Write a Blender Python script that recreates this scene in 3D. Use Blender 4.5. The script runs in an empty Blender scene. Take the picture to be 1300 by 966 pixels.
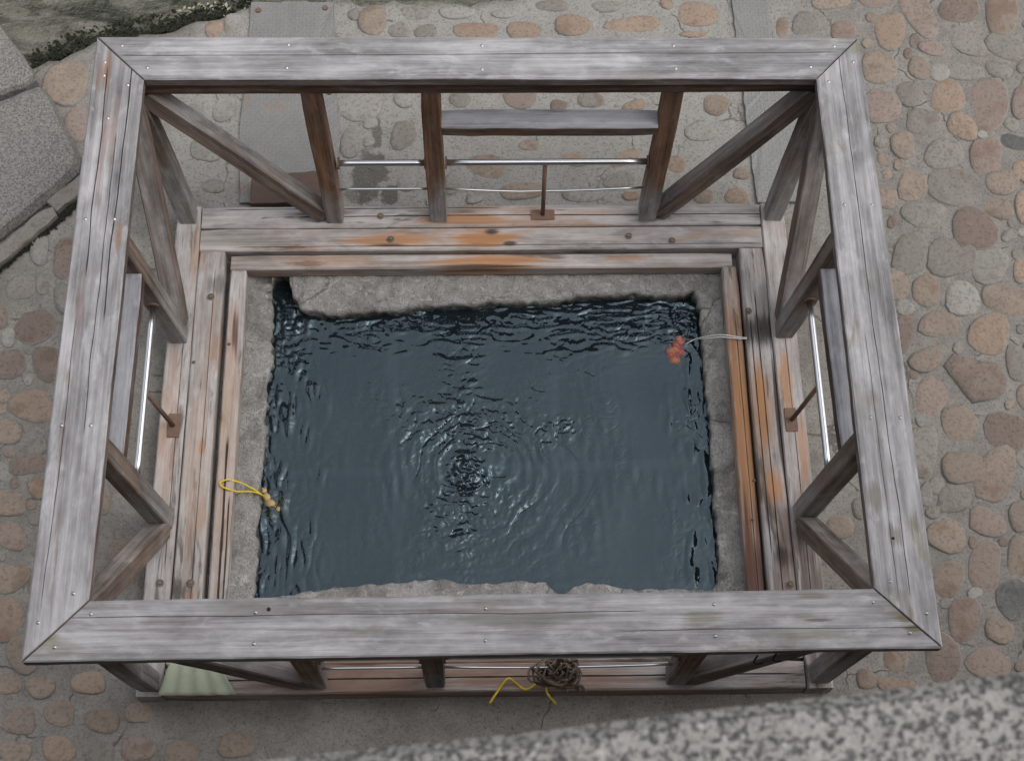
import bpy, math, random
import numpy as np
from mathutils import Vector, Matrix
random.seed(7); rng = np.random.default_rng(11)
GZ = -.12                                   # pavement level; kerb top is z = 0
scene = bpy.context.scene; col = scene.collection

# ------------------------------------------------------------------ camera
PF, PTH, PROLL, PYAW = 1930.0, 1.13240009, 0.0340326242, 0.0468020735
CAM = Vector((-0.00568962, -2.7625664, 6.72967176))
_fw = Vector((math.sin(PYAW)*math.cos(PTH), math.cos(PYAW)*math.cos(PTH), -math.sin(PTH)))
_r = Vector((math.cos(PYAW), -math.sin(PYAW), 0)); _u = _r.cross(_fw)
_r2 = math.cos(PROLL)*_r + math.sin(PROLL)*_u
_u2 = -math.sin(PROLL)*_r + math.cos(PROLL)*_u
cd = bpy.data.cameras.new('camera'); cam = bpy.data.objects.new('camera', cd); col.objects.link(cam)
cam.matrix_world = Matrix(((_r2.x, _u2.x, -_fw.x, CAM.x), (_r2.y, _u2.y, -_fw.y, CAM.y), (_r2.z, _u2.z, -_fw.z, CAM.z), (0, 0, 0, 1)))
cd.sensor_fit = 'HORIZONTAL'; cd.sensor_width = 36; cd.lens = PF/1300*36; cd.shift_y = -45/1300
cd.clip_end = 500; cd.clip_start = .05
cd.dof.use_dof = True; cd.dof.focus_distance = 6.4; cd.dof.aperture_fstop = 11
scene.camera = cam

def ray(px, py):
    return _fw + ((px-650)/PF)*_r2 - ((py-438)/PF)*_u2
def gp(px, py, z=0.0):                     # pixel of the photograph -> point on the horizontal plane z
    d = ray(px, py); t = (z-CAM.z)/d.z
    return CAM + d*t

# ------------------------------------------------------------------ light
SUN_EL, SUN_AZ = math.radians(60), math.radians(100)
w = bpy.data.worlds.new('World'); scene.world = w; w.use_nodes = True
nt = w.node_tree; nt.nodes.clear()
sky = nt.nodes.new('ShaderNodeTexSky'); sky.sky_type = 'NISHITA'; sky.sun_disc = False
sky.sun_elevation = SUN_EL; sky.sun_rotation = SUN_AZ; sky.dust_density = 4; sky.air_density = 1.2
hs = nt.nodes.new('ShaderNodeHueSaturation'); hs.inputs['Saturation'].default_value = .38
bg = nt.nodes.new('ShaderNodeBackground'); bg.inputs[1].default_value = .15
out = nt.nodes.new('ShaderNodeOutputWorld')
nt.links.new(sky.outputs[0], hs.inputs['Color']); nt.links.new(hs.outputs[0], bg.inputs[0]); nt.links.new(bg.outputs[0], out.inputs[0])
sl = bpy.data.lights.new('sun', 'SUN'); sl.energy = 1.1; sl.angle = math.radians(160); sl.color = (1, .96, .91)
so = bpy.data.objects.new('sun', sl); col.objects.link(so)
sd = Vector((math.sin(SUN_AZ)*math.cos(SUN_EL), math.cos(SUN_AZ)*math.cos(SUN_EL), math.sin(SUN_EL)))
so.rotation_euler = (-sd).to_track_quat('-Z', 'Y').to_euler()
scene.view_settings.view_transform = 'Standard'; scene.view_settings.look = 'None'
scene.view_settings.exposure = 0.6; scene.view_settings.gamma = 1
scene.render.engine = 'CYCLES'

# ------------------------------------------------------------------ object helpers
def mesh_obj(name, verts, faces, mat, parent=None, matrix=None, smooth=False):
    me = bpy.data.meshes.new(name); me.from_pydata([tuple(v) for v in verts], [], faces)
    if smooth: me.polygons.foreach_set('use_smooth', [True]*len(me.polygons))
    me.materials.append(mat); me.update()
    o = bpy.data.objects.new(name, me); col.objects.link(o)
    if matrix is not None: o.matrix_world = matrix
    if parent is not None:
        o.parent = parent
        if parent.type == 'MESH': o.matrix_parent_inverse = parent.matrix_world.inverted()
    return o
def thing(name, label, cat, group=None):
    o = bpy.data.objects.new(name, None); col.objects.link(o); o.empty_display_size = .1
    return tag(o, label, cat, group)
def tag(o, label=None, cat=None, group=None, kind=None):
    if label: o['label'] = label
    if cat: o['category'] = cat
    if group: o['group'] = group
    if kind: o['kind'] = kind
    return o

def axes(p0, p1, up):
    x = (p1-p0).normalized(); z = (up - up.dot(x)*x).normalized(); y = z.cross(x)
    return Matrix(((x.x, y.x, z.x, p0.x), (x.y, y.y, z.y, p0.y), (x.z, y.z, z.z, p0.z), (0, 0, 0, 1)))
def beam(name, p0, p1, wd, ht, mat, parent, up=Vector((0, 0, 1)), bev=.006, jit=.0016, seg=None):
    """bevelled timber; local x runs p0->p1, y across, z up"""
    p0, p1 = Vector(p0), Vector(p1); L = (p1-p0).length; M = axes(p0, p1, Vector(up))
    a, b = wd/2, ht/2
    prof = [(-a+bev, -b), (a-bev, -b), (a, -b+bev), (a, b-bev), (a-bev, b), (-a+bev, b), (-a, b-bev), (-a, -b+bev)]
    n = seg or max(3, int(L/.12)); V = []; F = []
    ph = random.random()*9
    for i in range(n+1):
        t = i/n; k = 1 - (.07 if i in (0, n) else 0)
        oy, oz = jit*math.sin(ph+5*t), jit*math.sin(2*ph+4*t)
        for q, (y, z) in enumerate(prof):
            V.append((t*L, y*k+oy+random.uniform(-jit, jit)*.6, z*k+oz+random.uniform(-jit, jit)*.6))
    for i in range(n):
        for q in range(8):
            q2 = (q+1) % 8; F.append((i*8+q, i*8+q2, (i+1)*8+q2, (i+1)*8+q))
    F.append(tuple(reversed(range(8)))); F.append(tuple(range(n*8, n*8+8)))
    F = [tuple(reversed(f)) for f in F]
    return mesh_obj(name, V, F, mat, parent, M)
def tube_data(pts, r, k=8, closed=False):
    pts = [Vector(p) for p in pts]; V = []; F = []; n = len(pts); prev = None
    for i, p in enumerate(pts):
        if closed: t = (pts[(i+1) % n]-pts[i-1]).normalized()
        else: t = (pts[min(i+1, n-1)]-pts[max(i-1, 0)]).normalized()
        if prev is None:
            a = Vector((0, 0, 1)) if abs(t.z) < .9 else Vector((1, 0, 0)); nx = t.cross(a).normalized()
        else: nx = (prev - prev.dot(t)*t).normalized()
        prev = nx; ny = t.cross(nx)
        rr = r[i] if isinstance(r, (list, tuple)) else r
        for q in range(k):
            an = 2*math.pi*q/k; V.append(p + rr*(math.cos(an)*nx + math.sin(an)*ny))
    for i in range(n if closed else n-1):
        j = (i+1) % n
        for q in range(k): F.append((i*k+q, i*k+(q+1) % k, j*k+(q+1) % k, j*k+q))
    if not closed: F.append(tuple(reversed(range(k)))); F.append(tuple(range((n-1)*k, n*k)))
    return V, F
def tube(name, pts, r, mat, parent=None, k=8, closed=False):
    V, F = tube_data(pts, r, k, closed); return mesh_obj(name, V, F, mat, parent, smooth=True)
def spline(pts, n=8):
    pts = [Vector(p) for p in pts]; res = []
    for i in range(len(pts)-1):
        a, b, c, d = pts[max(i-1, 0)], pts[i], pts[i+1], pts[min(i+2, len(pts)-1)]
        for s in range(n):
            t = s/n
            res.append(.5*((2*b) + (c-a)*t + (2*a-5*b+4*c-d)*t*t + (3*b-a-3*c+d)*t**3))
    return res+[pts[-1]]

# ------------------------------------------------------------------ material helpers
class NB:
    def __init__(s, name):
        s.m = bpy.data.materials.new(name); s.m.use_nodes = True; s.t = s.m.node_tree; s.t.nodes.clear()
        s.out = s.n('ShaderNodeOutputMaterial'); s.b = s.n('ShaderNodeBsdfPrincipled'); s.l(s.b.outputs[0], s.out.inputs[0])
        s.tc = s.n('ShaderNodeTexCoord').outputs['Object']
    def n(s, t): return s.t.nodes.new(t)
    def l(s, a, b): s.t.links.new(a, b)
    def put(s, v, sock):
        if isinstance(v, bpy.types.NodeSocket): s.l(v, sock)
        elif isinstance(v, (tuple, list)) and len(v) == 3 and sock.type == 'RGBA': sock.default_value = (*v, 1)
        else: sock.default_value = v
    def math(s, op, a, b=0.0, c=None, clamp=False):
        k = s.n('ShaderNodeMath'); k.operation = op; k.use_clamp = clamp
        s.put(a, k.inputs[0]); s.put(b, k.inputs[1])
        if c is not None: s.put(c, k.inputs[2])
        return k.outputs[0]
    def mapr(s, v, a, b, c=0., d=1.):
        k = s.n('ShaderNodeMapRange'); k.interpolation_type = 'SMOOTHSTEP'
        for i, q in enumerate((v, a, b, c, d)): s.put(q, k.inputs[i])
        return k.outputs[0]
    def mix(s, f, a, b, mode='MIX'):
        k = s.n('ShaderNodeMix'); k.data_type = 'RGBA'; k.blend_type = mode
        s.put(f, k.inputs['Factor']); s.put(a, k.inputs[6]); s.put(b, k.inputs[7]); return k.outputs[2]
    def vec(s, scale=(1, 1, 1), loc=None, src=None):
        k = s.n('ShaderNodeMapping'); k.inputs['Scale'].default_value = scale
        s.l(src or s.tc, k.inputs[0])
        if loc is not None: s.put(loc, k.inputs['Location'])
        return k.outputs[0]
    def noise(s, v, sc=1., det=4., rough=.55, dist=0., out=0):
        k = s.n('ShaderNodeTexNoise'); s.l(v, k.inputs['Vector'])
        k.inputs['Scale'].default_value = sc; k.inputs['Detail'].default_value = det; k.inputs['Roughness'].default_value = rough; k.inputs['Distortion'].default_value = dist
        return k.outputs[out]
    def voro(s, v, sc=1., feat='F1', out=0):
        k = s.n('ShaderNodeTexVoronoi'); k.feature = feat; s.l(v, k.inputs['Vector']); k.inputs['Scale'].default_value = sc; return k.outputs[out]
    def ramp(s, f, stops):
        k = s.n('ShaderNodeValToRGB'); e = k.color_ramp.elements
        while len(e) < len(stops): e.new(.5)
        for q, (p, c) in zip(e, stops): q.position = p; q.color = (*c, 1)
        s.l(f, k.inputs[0]); return k.outputs[0]
    def sep(s, v):
        k = s.n('ShaderNodeSeparateXYZ'); s.l(v, k.inputs[0]); return k.outputs
    def rnd(s): return s.n('ShaderNodeObjectInfo').outputs['Random']
    def offs(s, mul=37.):
        r = s.math('MULTIPLY', s.rnd(), mul); k = s.n('ShaderNodeCombineXYZ')
        for i in range(3): s.l(r, k.inputs[i])
        return k.outputs[0]
    def shifted(s):
        k = s.n('ShaderNodeVectorMath'); k.operation = 'ADD'; s.l(s.tc, k.inputs[0]); s.l(s.offs(), k.inputs[1]); return k.outputs[0]
    def fin(s, colr, rough=.8, bump=None, dist=.004, strength=1., spec=.3, metal=0.):
        s.put(colr, s.b.inputs['Base Color']); s.put(rough, s.b.inputs['Roughness']); s.b.inputs['Specular IOR Level'].default_value = spec
        s.put(metal, s.b.inputs['Metallic'])
        if bump is not None:
            k = s.n('ShaderNodeBump'); k.inputs['Distance'].default_value = dist; k.inputs['Strength'].default_value = strength
            s.l(bump, k.inputs['Height']); s.l(k.outputs[0], s.b.inputs['Normal'])
        return s.m

GREY = ((.13, .125, .128), (.29, .282, .295), (.44, .43, .452))
BROWN = ((.018, .011, .008), (.075, .042, .027), (.17, .098, .06))
def wood(name, grey=GREY, brown=BROWN, top=1., base=.0, grad=None, cracks=(), stains=(), moss=0., red=0., rust=0., check=.42):
    """weathered softwood. base: share of weathered grey on side faces, top: extra on rain-exposed faces,
    grad=(x0,x1): grey below x0 fading to unweathered brown above x1 (along the timber)"""
    b = NB(name); P = b.shifted()
    g1 = b.noise(b.vec((1.3, 42, 42), src=P), 1, 5, .62, .15)
    g2 = b.noise(b.vec((5, 170, 170), src=P), 1, 3, .6)
    pt = b.noise(b.vec((2.6, 6.5, 6.5), src=P), 1, 5, .6, .3)
    pt2 = b.noise(b.vec((5, 12, 12), src=P), 1, 3, .6, .8)
    mot = b.noise(b.vec((9, 20, 20), src=P), 1, 5, .62, .4)
    v = b.math('ADD', b.math('MULTIPLY', g1, .42), b.math('ADD', b.math('MULTIPLY', pt, .44), b.math('ADD', b.math('MULTIPLY', g2, .16), b.math('MULTIPLY', mot, .20))))
    gc = b.ramp(v, [(.45, grey[0]), (.60, grey[1]), (.74, grey[2])])
    v2 = b.math('ADD', b.math('MULTIPLY', g1, .6), b.math('MULTIPLY', pt, .5))
    bc = b.ramp(v2, [(.38, brown[0]), (.55, brown[1]), (.74, brown[2])])
    geo = b.n('ShaderNodeNewGeometry'); nz = b.sep(geo.outputs['Normal'])[2]
    f = b.math('MULTIPLY_ADD', b.mapr(nz, .35, .8), top, base)
    x, y, z = b.sep(b.tc)[:3]
    if grad:
        gx = b.mapr(b.math('MULTIPLY_ADD', b.math('SUBTRACT', pt, .5), .9, x), grad[0], grad[1], 1., 0.)
        f = b.math('MAXIMUM', f, gx)
    f = b.math('ADD', f, b.math('MULTIPLY', b.math('SUBTRACT', pt2, .5), .7), clamp=True)
    c = b.mix(f, bc, gc)
    # pale bleached blotches and brown-red streaks left in the grain
    bl = b.mapr(b.math('MULTIPLY_ADD', mot, .5, b.math('MULTIPLY', pt2, .5)), .52, .66); c = b.mix(b.math('MULTIPLY', b.math('MULTIPLY', bl, .45), f), c, (.40, .395, .407))
    if red:
        rs = b.mapr(b.noise(b.vec((1.6, 26, 26), src=P, loc=(3, 1, 7)), 1, 4, .6), .57, .68)
        c = b.mix(b.math('MULTIPLY', rs, red), c, (.12, .062, .042))
    if rust:
        ru = b.mapr(b.math('MULTIPLY_ADD', g1, .35, b.math('MULTIPLY', b.noise(b.vec((1.5, 6, 6), src=P, loc=(2, 8, 3)), 1, 4, .6, .4), .75)), .585, .66)
        c = b.mix(b.math('MULTIPLY', ru, rust), c, b.mix(g1, (.16, .08, .045), (.42, .235, .13)))
        dkb = b.mapr(b.math('MULTIPLY_ADD', g1, .4, b.math('MULTIPLY', b.noise(b.vec((2.2, 8, 8), src=P, loc=(7, 3, 5)), 1, 4, .6, .6), .7)), .60, .68)
        c = b.mix(b.math('MULTIPLY', dkb, .75), c, (.06, .05, .044))
    if moss:
        ms = b.mapr(b.noise(b.vec((3, 7, 7), src=P, loc=(9, 4, 2)), 1, 4, .6, .5), .56, .72)
        c = b.mix(b.math('MULTIPLY', ms, moss), c, (.13, .125, .06))
    for sx, sy, rx, ry, sc, am in stains:
        ddx = b.math('DIVIDE', b.math('SUBTRACT', x, sx), rx); ddy = b.math('DIVIDE', b.math('SUBTRACT', y, sy), ry)
        dd = b.math('SQRT', b.math('ADD', b.math('MULTIPLY', ddx, ddx), b.math('MULTIPLY', ddy, ddy)))
        dd = b.math('ADD', dd, b.math('MULTIPLY', b.math('SUBTRACT', g1, .5), 2.2))
        c = b.mix(b.math('MULTIPLY', b.mapr(dd, .45, 1.15, 1., 0.), am), c, b.mix(g1, tuple(k*.55 for k in sc), tuple(k*1.35 for k in sc)))
    # fine drying checks
    ck = b.mapr(b.noise(b.vec((2.2, 95, 95), src=P, loc=(5, 5, 5)), 1, 2, .5, .1), .22, .29, 1., 0.)
    h = b.math('MULTIPLY_ADD', ck, -1.9*check, b.math('MULTIPLY', b.math('ADD', g1, b.math('MULTIPLY', g2, .5)), .7))
    c = b.mix(b.math('MULTIPLY', ck, check), c, (.045, .036, .033))
    for y0, amp, wdt, x0, x1 in cracks:
        wob = b.math('MULTIPLY', b.math('SUBTRACT', b.noise(b.vec((1.1, .01, .01), loc=(y0*50, 0, 0)), 1, 3, .5), .5), amp)
        dist = b.math('ABSOLUTE', b.math('SUBTRACT', b.math('SUBTRACT', y, y0), wob))
        wv = b.math('MULTIPLY', b.math('MULTIPLY_ADD', b.noise(b.vec((6, .01, .01), loc=(y0*90, 0, 0)), 1, 2), 1.2, .3), wdt)
        k = b.mapr(b.math('DIVIDE', dist, wv), .55, 1.1, 1., 0.)
        lim = b.math('MULTIPLY', b.mapr(x, x0-.02, x0+.05), b.mapr(x, x1-.05, x1+.02, 1., 0.))
        k = b.math('MULTIPLY', k, lim)
        c = b.mix(b.math('MULTIPLY', k, .92), c, (.014, .011, .010)); h = b.math('MULTIPLY_ADD', k, -2.5, h)
    return b.fin(c, .78, h, .004, 1., spec=.25)

def m_simple(name, c, rough=.6, var=.25, sc=30., metal=0., bump=.0, spec=.4):
    b = NB(name); n = b.noise(b.shifted(), sc, 4, .6)
    k = b.mix(n, tuple(q*(1-var) for q in c), tuple(min(1, q*(1+var)) for q in c))
    return b.fin(k, rough, n if bump else None, bump or .001, 1, spec, metal)

def m_stone(name, c, c2):
    b = NB(name); P = b.shifted()
    n = b.noise(P, 9, 5, .6, .4); n2 = b.noise(P, 55, 4, .65); n3 = b.noise(P, 4, 2, .5)
    r = b.rnd()
    base = b.mix(b.mapr(b.math('MULTIPLY_ADD', b.math('SUBTRACT', n, .5), 1.4, b.math('MULTIPLY_ADD', r, .6, .2)), .3, .75), c, c2)
    base = b.mix(b.math('MULTIPLY', b.mapr(n2, .47, .68), .6), base, tuple(k*.5 for k in c))
    base = b.mix(b.math('MULTIPLY', b.mapr(b.math('MULTIPLY_ADD', n, .5, b.math('MULTIPLY', n3, .5)), .53, .64), .7), base, (c[0]*.72, c[1]*.6, c[2]*.53))
    at = b.n('ShaderNodeAttribute'); at.attribute_name = 'rim'
    rim = b.math('MULTIPLY', b.mapr(b.math('MULTIPLY_ADD', b.math('SUBTRACT', n, .5), .8, at.outputs['Fac']), .22, .8), .85)
    base = b.mix(rim, base, (.235, .222, .2))
    sp = b.mapr(b.noise(P, 240, 2, .5), .64, .7); base = b.mix(b.math('MULTIPLY', sp, .35), base, (.42, .4, .37))
    return b.fin(base, .8, b.math('ADD', n2, b.math('MULTIPLY', n, 1.5)), .006, .9, spec=.3)

def m_mortar(name, a, bcol, scale=1., coat=False, wetz=None):
    b = NB(name); P = b.tc
    n = b.noise(P, 3.2*scale, 6, .62, .5); n2 = b.noise(P, 75*scale, 4, .7); n3 = b.noise(P, 14*scale, 5, .65, .3)
    c = b.mix(b.mapr(b.math('MULTIPLY_ADD', n3, .5, b.math('MULTIPLY', n, .6)), .35, .75), a, bcol)
    if coat:      # pale mineral crust where spring water spills towards the stream
        x, y, z = b.sep(P)[:3]; wob = b.math('MULTIPLY', b.math('SUBTRACT', n, .5), 1.6)
        k = b.math('MULTIPLY', b.mapr(b.math('ADD', y, wob), .9, 1.3), b.math('MULTIPLY', b.mapr(b.math('ADD', x, wob), -1.9, -1.4), b.mapr(b.math('ADD', x, wob), 1.3, 2.1, 1., 0.)))
        c = b.mix(b.math('MULTIPLY', k, .75), c, b.mix(n3, (.24, .235, .215), (.33, .325, .305)))
        for (px, py, rx, ry, am) in ((468, 225, .10, .17, .8), (478, 170, .035, .1, .75), (494, 246, .06, .07, .85), (455, 250, .08, .05, .5)):
            q = gp(px, py, GZ); dx = b.math('DIVIDE', b.math('SUBTRACT', x, q.x), rx); dy = b.math('DIVIDE', b.math('SUBTRACT', y, q.y), ry)
            dd = b.math('SQRT', b.math('ADD', b.math('MULTIPLY', dx, dx), b.math('MULTIPLY', dy, dy))); dd = b.math('ADD', dd, b.math('MULTIPLY', b.math('SUBTRACT', n3, .5), 1.8))
            c = b.mix(b.math('MULTIPLY', b.mapr(dd, .75, 1.05, 1., 0.), am), c, (.075, .072, .062))
    c = b.mix(b.math('MULTIPLY', b.mapr(n2, .48, .7), .7 if wetz is None else .35), c, tuple(k*.5 for k in a))
    if wetz is not None:      # dark wet, algae-stained band along the waterline
        wz = b.math('MULTIPLY_ADD', b.math('SUBTRACT', n3, .5), .07, b.sep(P)[2]); c = b.mix(b.math('MULTIPLY', b.mapr(wz, wetz-.03, wetz+.01, 1., 0.), .85), c, (.035, .032, .026))
        cr = b.mapr(b.noise(P, 22, 5, .7, .6), .55, .66); c = b.mix(b.math('MULTIPLY', cr, .55), c, (.42, .415, .40)); dk = b.mapr(b.noise(P, 7, 5, .65, .8), .53, .68); c = b.mix(b.math('MULTIPLY', dk, .7), c, (.10, .096, .088))
    gr = b.voro(P, 130*scale, 'F1', 0); c = b.mix(b.math('MULTIPLY', b.mapr(gr, .12, .3, 1., 0.), .35), c, (.40, .38, .35))
    wsp = b.mapr(b.noise(P, 210*scale, 2, .5), .67, .71); c = b.mix(b.math('MULTIPLY', wsp, .6), c, (.5, .49, .47))
    ce = b.n('ShaderNodeTexVoronoi'); ce.feature = 'DISTANCE_TO_EDGE'; ce.inputs['Scale'].default_value = 2.3*scale
    wv = b.n('ShaderNodeVectorMath'); wv.operation = 'ADD'; b.l(P, wv.inputs[0]); b.l(b.vec((.12, .12, .12), src=b.noise(P, 6, 3, .6, 0, 1)), wv.inputs[1]); b.l(wv.outputs[0], ce.inputs['Vector'])
    ck = b.math('MULTIPLY', b.mapr(ce.outputs[0], .004, .012, 1., 0.), b.mapr(n, .5, .6)); c = b.mix(b.math('MULTIPLY', ck, .6), c, (.06, .052, .045))
    h = b.math('ADD', n2, b.math('MULTIPLY', n3, 1.6)); h = b.math('MULTIPLY_ADD', ck, -1., h)
    if wetz is not None: h = b.math('MULTIPLY_ADD', b.mapr(gr, .0, .5), 1.2, h)
    return b.fin(c, .85, h, .006 if wetz is None else .006, .8, spec=.25)

M_MORTAR = m_mortar('mortar', (.155, .145, .131), (.25, .236, .215), coat=True)
M_CONC = m_mortar('rim_concrete', (.15, .146, .137), (.315, .31, .297), .95, wetz=-.142)
ST = [m_stone('stone_tan', (.215, .175, .142), (.26, .212, .17)), m_stone('stone_pink', (.215, .172, .147), (.25, .2, .172)),
      m_stone('stone_grey', (.19, .175, .157), (.228, .212, .19)), m_stone('stone_orange', (.245, .188, .145), (.28, .216, .167)),
      m_stone('stone_brown', (.165, .13, .11), (.205, .165, .138)), m_stone('stone_pale', (.225, .215, .195), (.275, .262, .242)),
      m_stone('stone_dark', (.10, .10, .098), (.15, .147, .14))]
TAN, PINK, GRY, ORA, BRN, PAL, DRK = range(7)
# granite coping / blocks: light ground, dark speckle
def m_granite(name, lo, hi, sc, dk=(.03, .03, .032)):
    b = NB(name); P = b.tc
    n = b.noise(P, sc, 3, .7); n2 = b.noise(P, sc*.12, 4, .6); n3 = b.noise(P, sc*2.1, 2, .6)
    c = b.mix(n2, lo, hi); c = b.mix(b.math('MULTIPLY', b.mapr(n, .46, .56), .88), c, dk); c = b.mix(b.math('MULTIPLY', b.mapr(n3, .6, .68), .5), c, (.5, .49, .46))
    return b.fin(c, .75, b.math('ADD', n, n3), .004, .7)
M_GRAN = m_granite('granite', (.15, .145, .135), (.25, .242, .228), 85, (.1, .097, .092))
M_COPE = m_granite('coping_granite', (.11, .105, .097), (.28, .27, .25), 170, (.02, .02, .022))
M_WALL = m_granite('terrace_wall', (.09, .088, .082), (.15, .146, .138), 30)
M_STEEL = m_simple('stainless', (.62, .63, .65), .28, .08, 12, 1.)
M_RUST = m_simple('rusty_iron', (.14, .085, .06), .8, .4, 40, 0., .001)
M_SCREW = m_simple('screw', (.42, .42, .43), .4, .3, 50, 1.)
M_BOLT = m_simple('old_bolt', (.16, .13, .105), .7, .4, 60, .3)
M_DARK = m_simple('dark_gap', (.016, .013, .011), .95)
def m_plate():
    b = NB('checker_plate'); P = b.tc
    x, y, z = b.sep(P)[:3]
    # raised lozenges in alternating directions
    def loz(a):
        u = b.math('MULTIPLY', b.math('ADD', x, b.math('MULTIPLY', y, a)), 24.); v = b.math('MULTIPLY', b.math('SUBTRACT', x, b.math('MULTIPLY', y, a)), 24.)
        fu = b.math('ABSOLUTE', b.math('SUBTRACT', b.math('FRACT', u), .5)); fv = b.math('ABSOLUTE', b.math('SUBTRACT', b.math('FRACT', v), .5))
        return fu, fv
    fu, fv = loz(1.)
    l1 = b.math('MULTIPLY', b.mapr(fu, .08, .14, 1., 0.), b.mapr(fv, .30, .38, 1., 0.))
    l2 = b.math('MULTIPLY', b.mapr(fv, .38, .44, 0., 1.), b.mapr(fu, .14, .22, 0., 1.))
    h = b.math('MAXIMUM', l1, l2)
    n = b.noise(P, 8, 5, .6); c = b.mix(n, (.17, .17, .165), (.255, .255, .245))
    c = b.mix(b.math('MULTIPLY', h, .35), c, (.33, .33, .32)); c = b.mix(b.math('MULTIPLY', b.mapr(b.noise(P, 5, 4, .6, .5), .58, .72), .6), c, (.26, .18, .13))
    return b.fin(c, .55, b.math('MULTIPLY_ADD', n, .4, h), .003, .9, .4, .25)
M_PLATE = m_plate()

# ------------------------------------------------------------------ pavement

def lerp_list(pts, x):
    if x <= pts[0][0]: return pts[0][1]
    for (a, b), (c, d) in zip(pts, pts[1:]):
        if x <= c: return b + (d-b)*(x-a)/(c-a)
    return pts[-1][1]
edge_px = [(-400, 215), (-60, 130), (20, 97), (45, 88), (80, 73), (120, 58), (200, 43), (255, 30), (316, 12), (330, 3), (424, 3), (445, 7), (520, 5), (600, 6), (640, 3), (662, -6), (760, -25), (1000, -60), (1900, -190)]
EDGE = [(p.x, p.y) for p in (gp(a, b, GZ) for a, b in edge_px)]
xs = sorted(set([round(v, 4) for v in np.arange(-9, 9.01, .06)] + [-1.3, 1.3])); ys0 = sorted(set([round(v, 4) for v in np.arange(-8, 1.41, .06)] + [.98, -1.1]))
NR = 18; V = []; F = []; idx = {}
def hN(x, y): return .004*math.sin(7*x+3*math.sin(5*y)) + .003*math.sin(11*y+4*math.sin(6*x))
for i, x in enumerate(xs):
    ye = lerp_list(EDGE, x) + .015*math.sin(23*x)+.01*math.sin(51*x+1)
    for j in range(len(ys0)+NR):
        y = ys0[j] if j < len(ys0) else ys0[-1] + (ye-ys0[-1])*(j-len(ys0)+1)/NR
        idx[i, j] = len(V); V.append((x, y, GZ+hN(x, y)))
NJ = len(ys0)+NR
for i in range(len(xs)-1):
    for j in range(NJ-1):
        cx = (xs[i]+xs[i+1])/2; cy = (V[idx[i, j]][1]+V[idx[i, j+1]][1])/2
        if abs(cx) < 1.3 and -1.1 < cy < .98: continue
        F.append((idx[i, j], idx[i+1, j], idx[i+1, j+1], idx[i, j+1]))
sk = []
for i in range(len(xs)):
    q = V[idx[i, NJ-1]]; V.append((q[0], q[1]+.06, -1.2)); sk.append(len(V)-1)
for i in range(len(xs)-1): F.append((idx[i, NJ-1], idx[i+1, NJ-1], sk[i+1], sk[i]))
pavement = tag(mesh_obj('pavement', V, F, M_MORTAR, smooth=True), 'mortared cobblestone pavement around the timber framed spring', kind='structure')

def stone(outline, mi, h=.014, z0=GZ, name='cobblestone', parent=None, drop=.03):
    """outline: world xy points (convex-ish) -> low domed cobble set in mortar"""
    c = sum((Vector((p[0], p[1], 0)) for p in outline), Vector())/len(outline)
    n = len(outline); V = []; F = []; rim = []
    tx, ty = random.uniform(-.05, .05), random.uniform(-.05, .05)
    for k, (s, z) in enumerate(((1.0, -drop), (.985, h*.35), (.91, h*.85), (.6, h*1.0))):
        for p in outline:
            dx, dy = (p[0]-c.x)*s, (p[1]-c.y)*s
            V.append((dx, dy, z+(tx*dx+ty*dy if k else 0)+(random.uniform(-.0012, .0012) if k else 0))); rim.append((1., .85, .3, 0.)[k])
    V.append((0, 0, h*1.12)); rim.append(0)
    for k in range(3):
        for q in range(n):
            q2 = (q+1) % n; F.append((k*n+q, k*n+q2, (k+1)*n+q2, (k+1)*n+q))
    for q in range(n): F.append((3*n+q, 3*n+(q+1) % n, 4*n))
    o = mesh_obj(name, V, F, ST[mi], parent or pavement, Matrix.Translation((c.x, c.y, z0+hN(c.x, c.y))), smooth=True)
    a = o.data.attributes.new('rim', 'FLOAT', 'POINT'); a.data.foreach_set('value', rim)
    return o
def oval(px, py, rx, ry, ang=0, sq=2.3, n=14):
    """ellipse-like outline in photo pixels projected to the ground"""
    a = math.radians(ang); ph = random.random()*6; ph2 = random.random()*6; pts = []
    for k in range(n):
        t = 2*math.pi*k/n; ct, s_ = math.cos(t), math.sin(t)
        r = (abs(ct)**sq+abs(s_)**sq)**(-1/sq)*(1+.07*math.sin(2*t+ph)+.06*math.sin(3*t+ph2)+random.uniform(-.035, .035))
        X, Y = r*rx*ct, r*ry*s_
        p = gp(px+X*math.cos(a)-Y*math.sin(a), py+X*math.sin(a)+Y*math.cos(a), GZ); pts.append((p.x, p.y))
    return pts[::-1]
T, K, G, O, B, L, D = TAN, PINK, GRY, ORA, BRN, PAL, DRK
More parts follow.
